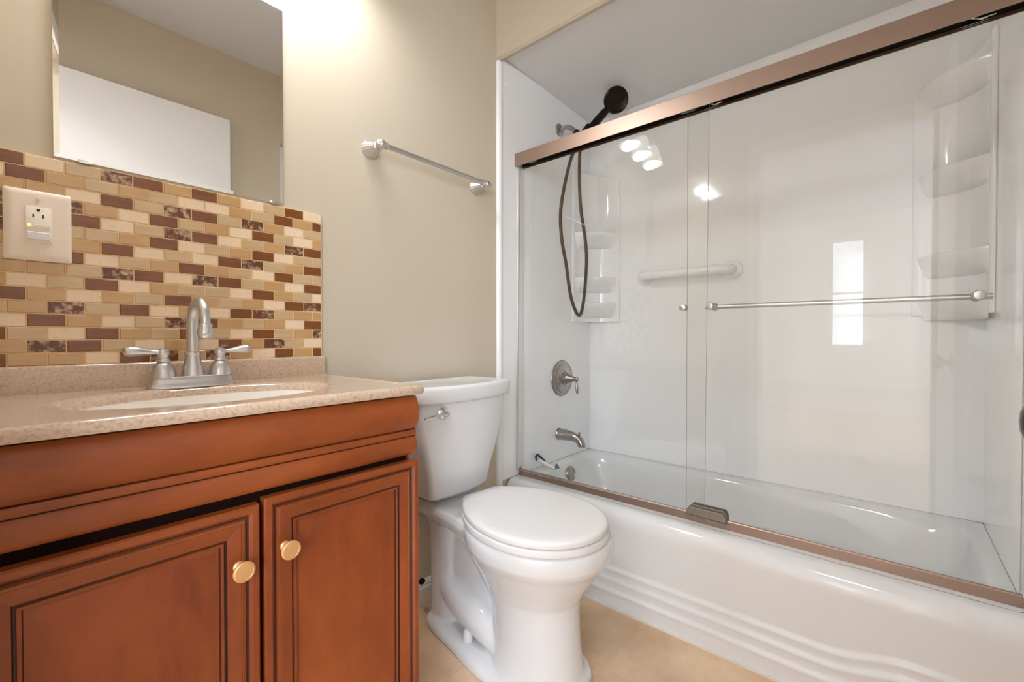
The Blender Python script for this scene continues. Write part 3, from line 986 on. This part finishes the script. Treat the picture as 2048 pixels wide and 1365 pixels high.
hose = [h0, Vector((1.762, -.112, 1.800)) - HB, Vector((1.728, -.096, 1.68)) - HB] + [Vector((x, yh, z)) - HB for x, z in pts] + [Vector((1.815, -.125, 1.885)) - HB]
tube(bm, catmull(hose, 10), .0080, 12)
link('hose', bm, M_hose, hs)

# small white and blue plastic cleaning tool standing in the tub corner
ct = empty('cleaning_brush', (1.615, -.04, RIM), 'small white brush with navy hook end leaning in the tub corner', 'brush')
bm = bmesh.new()
tube(bm, catmull([(-.006, .014, .046), (.008, .000, .034), (.030, -.022, .016), (.046, -.038, .006)], 5), [.010, .0125, .0145, .015], 14, flat=.55)
link('handle', bm, M_trim, ct)
bm = bmesh.new()
tube(bm, catmull([(-.016, .016, .044), (-.016, .020, .058), (-.006, .020, .066), (.004, .014, .058), (.014, .004, .046), (.022, -.006, .036)], 5), [.0042, .0052, .0056, .0054, .0045, .0025], 10)
link('hook', bm, M_navy, ct)
bm = bmesh.new()
loft(bm, [[(.036, -.052, .003), (.068, -.054, .003), (.052, -.050, .026)], [(.036, -.042, .003), (.068, -.044, .003), (.052, -.042, .026)]])
link('tip', bm, M_blue, ct)

# ------------------------------------------------------------------ sliding glass shower door
sd = empty('sliding_shower_door', (1.49, -.74, RIM), 'frameless sliding glass tub door with bronze header rail and bottom track', 'shower door')
def sdrel(o):
    o.location = (-1.49, .74, -RIM)
    return o
DYA, DYB = -.0065, YN + .0075
bm = bmesh.new()
pr = [(1.465, 1.6775), (1.465, 1.7305), (1.467, 1.7325), (1.521, 1.7325), (1.523, 1.7305), (1.523, 1.682), (1.5205, 1.682), (1.5205, 1.728), (1.4685, 1.728), (1.4685, 1.6775)]
loft(bm, [[(x, y, z) for x, z in pr] for y in (DYA, DYB)])
sdrel(link('header_rail', bm, M_rail, sd, smooth=30))
bm = bmesh.new()
box(bm, 1.4690, 1.5200, DYB, DYA, 1.724, 1.7275)
box(bm, 1.4990, 1.5010, DYB, DYA, 1.700, 1.724)
box(bm, 1.4690, 1.4705, DYB, DYA, 1.684, 1.724)
box(bm, 1.5185, 1.5200, DYB, DYA, 1.690, 1.724)
sdrel(link('rail_channel', bm, M_raild, sd))
bm = bmesh.new()
loft(bm, [[(x, y, z) for x, z in ((1.493, RIM), (1.493, RIM + .026), (1.495, RIM + .0285), (1.503, RIM + .0285), (1.506, RIM + .012), (1.528, RIM + .010), (1.530, RIM))] for y in (DYA, DYB)])
sdrel(link('bottom_track', bm, M_rail, sd, smooth=30))
bm = bmesh.new()
box(bm, 1.489, 1.500, -.0165, DYA, RIM, RIM + .038)
sdrel(link('track_end_cap', bm, M_rail, sd, bevel=.0015))
for ya, yb in ((-.0125, DYA), (DYB, DYB + .003)):
    bm = bmesh.new()
    box(bm, 1.478, 1.522, ya, yb, RIM + .030, 1.684)
    sdrel(link('wall_jamb', bm, M_jamb, sd, bevel=.002))
def panel(x, ya, yb, zb, zt, rollers, skew=0):
    bm = bmesh.new()
    fs = box(bm, x - .003, x + .003, ya, yb, zb, zt)
    for i in (0, 1, 2, 4): fs[i].material_index = 1
    if skew:                                   # the outer panel hangs a touch out of true
        piv = Vector((x, (ya + yb) / 2, 1.0))
        bmesh.ops.rotate(bm, cent=piv, matrix=Euler((0, R(1.1), R(.9))).to_matrix(), verts=bm.verts[:])
    g = sdrel(link('glass_panel', bm, [M_glass, M_gedge], sd, smooth=0))
    for y in rollers:
        bm = bmesh.new()
        lathe(bm, [(0, 0), (.011, 0), (.0125, .002), (.0125, .006), (0, .007)], (x - .010, y, 1.706), (1, 0, 0), 24)
        box(bm, x - .0045, x - .003, y - .022, y + .022, 1.683, 1.700)
        box(bm, x + .003, x + .0045, y - .022, y + .022, 1.683, 1.700)
        tube(bm, catmull([(x - .006, y - .035, 1.689), (x - .007, y - .010, 1.689), (x - .007, y + .006, 1.698), (x - .006, y + .030, 1.697)], 4), .0015, 8)
        link('roller', bm, M_chr, g)
    return g
GX0, GX1 = 1.4870, 1.5110
p0 = panel(GX0, -.795, -.0140, RIM + .031, 1.700, (-.735, -.09), 1)
p1 = panel(GX1, DYB + .004, -.7260, RIM + .022, 1.700, (-1.39, -.80))
# towel bar on the tub side of the inner panel
bm = bmesh.new()
bz = 1.043
tube(bm, [(GX1 + .052, -.770, bz), (GX1 + .052, -1.432, bz)], .0075, 16)
tb2 = link('towel_bar', bm, M_nick, p1); tb2['label'] = 'slim nickel towel bar'
for y in (-.800, -1.404):
    bm = bmesh.new()
    lathe(bm, [(0, 0), (.011, 0), (.012, .003), (.009, .006), (.008, .040), (.012, .044), (.012, .058), (0, .060)], (GX1 + .003, y, bz), (1, 0, 0), 20)
    lathe(bm, [(0, 0), (.011, 0), (.012, .002), (.010, .005), (0, .006)], (GX1 - .003, y, bz), (-1, 0, 0), 20)
    link('bracket', bm, M_nick, tb2)
bm = bmesh.new()
lathe(bm, [(0, 0), (.010, 0), (.011, .003), (.007, .006), (.006, .010), (.010, .013), (.010, .018), (0, .020)], (GX0 - .003, -.725, 1.040), (-1, 0, 0), 20)
lathe(bm, [(0, 0), (.010, 0), (.011, .003), (.008, .006), (0, .007)], (GX0 + .003, -.725, 1.040), (1, 0, 0), 20)
link('finger_pull', bm, M_nick, p0)
# centre guide on the track
bm = bmesh.new()
for xa, xb, zt in ((1.4790, 1.4825, .029), (1.4925, 1.4960, .034), (1.5160, 1.5190, .034)):
    l = []
    for y, z in ((-.733, 0), (-.736, zt * .55), (-.750, zt), (-.850, zt), (-.858, zt * .6), (-.859, 0)):
        l.append((y, RIM + .028 + z - .006))
    loft(bm, [[(xa, y, z) for y, z in l], [(xb, y, z) for y, z in l]])
box(bm, 1.479, 1.519, -.859, -.733, RIM + .018, RIM + .026)
sdrel(link('door_guide', bm, M_guide, sd, smooth=30, bevel=.0012))
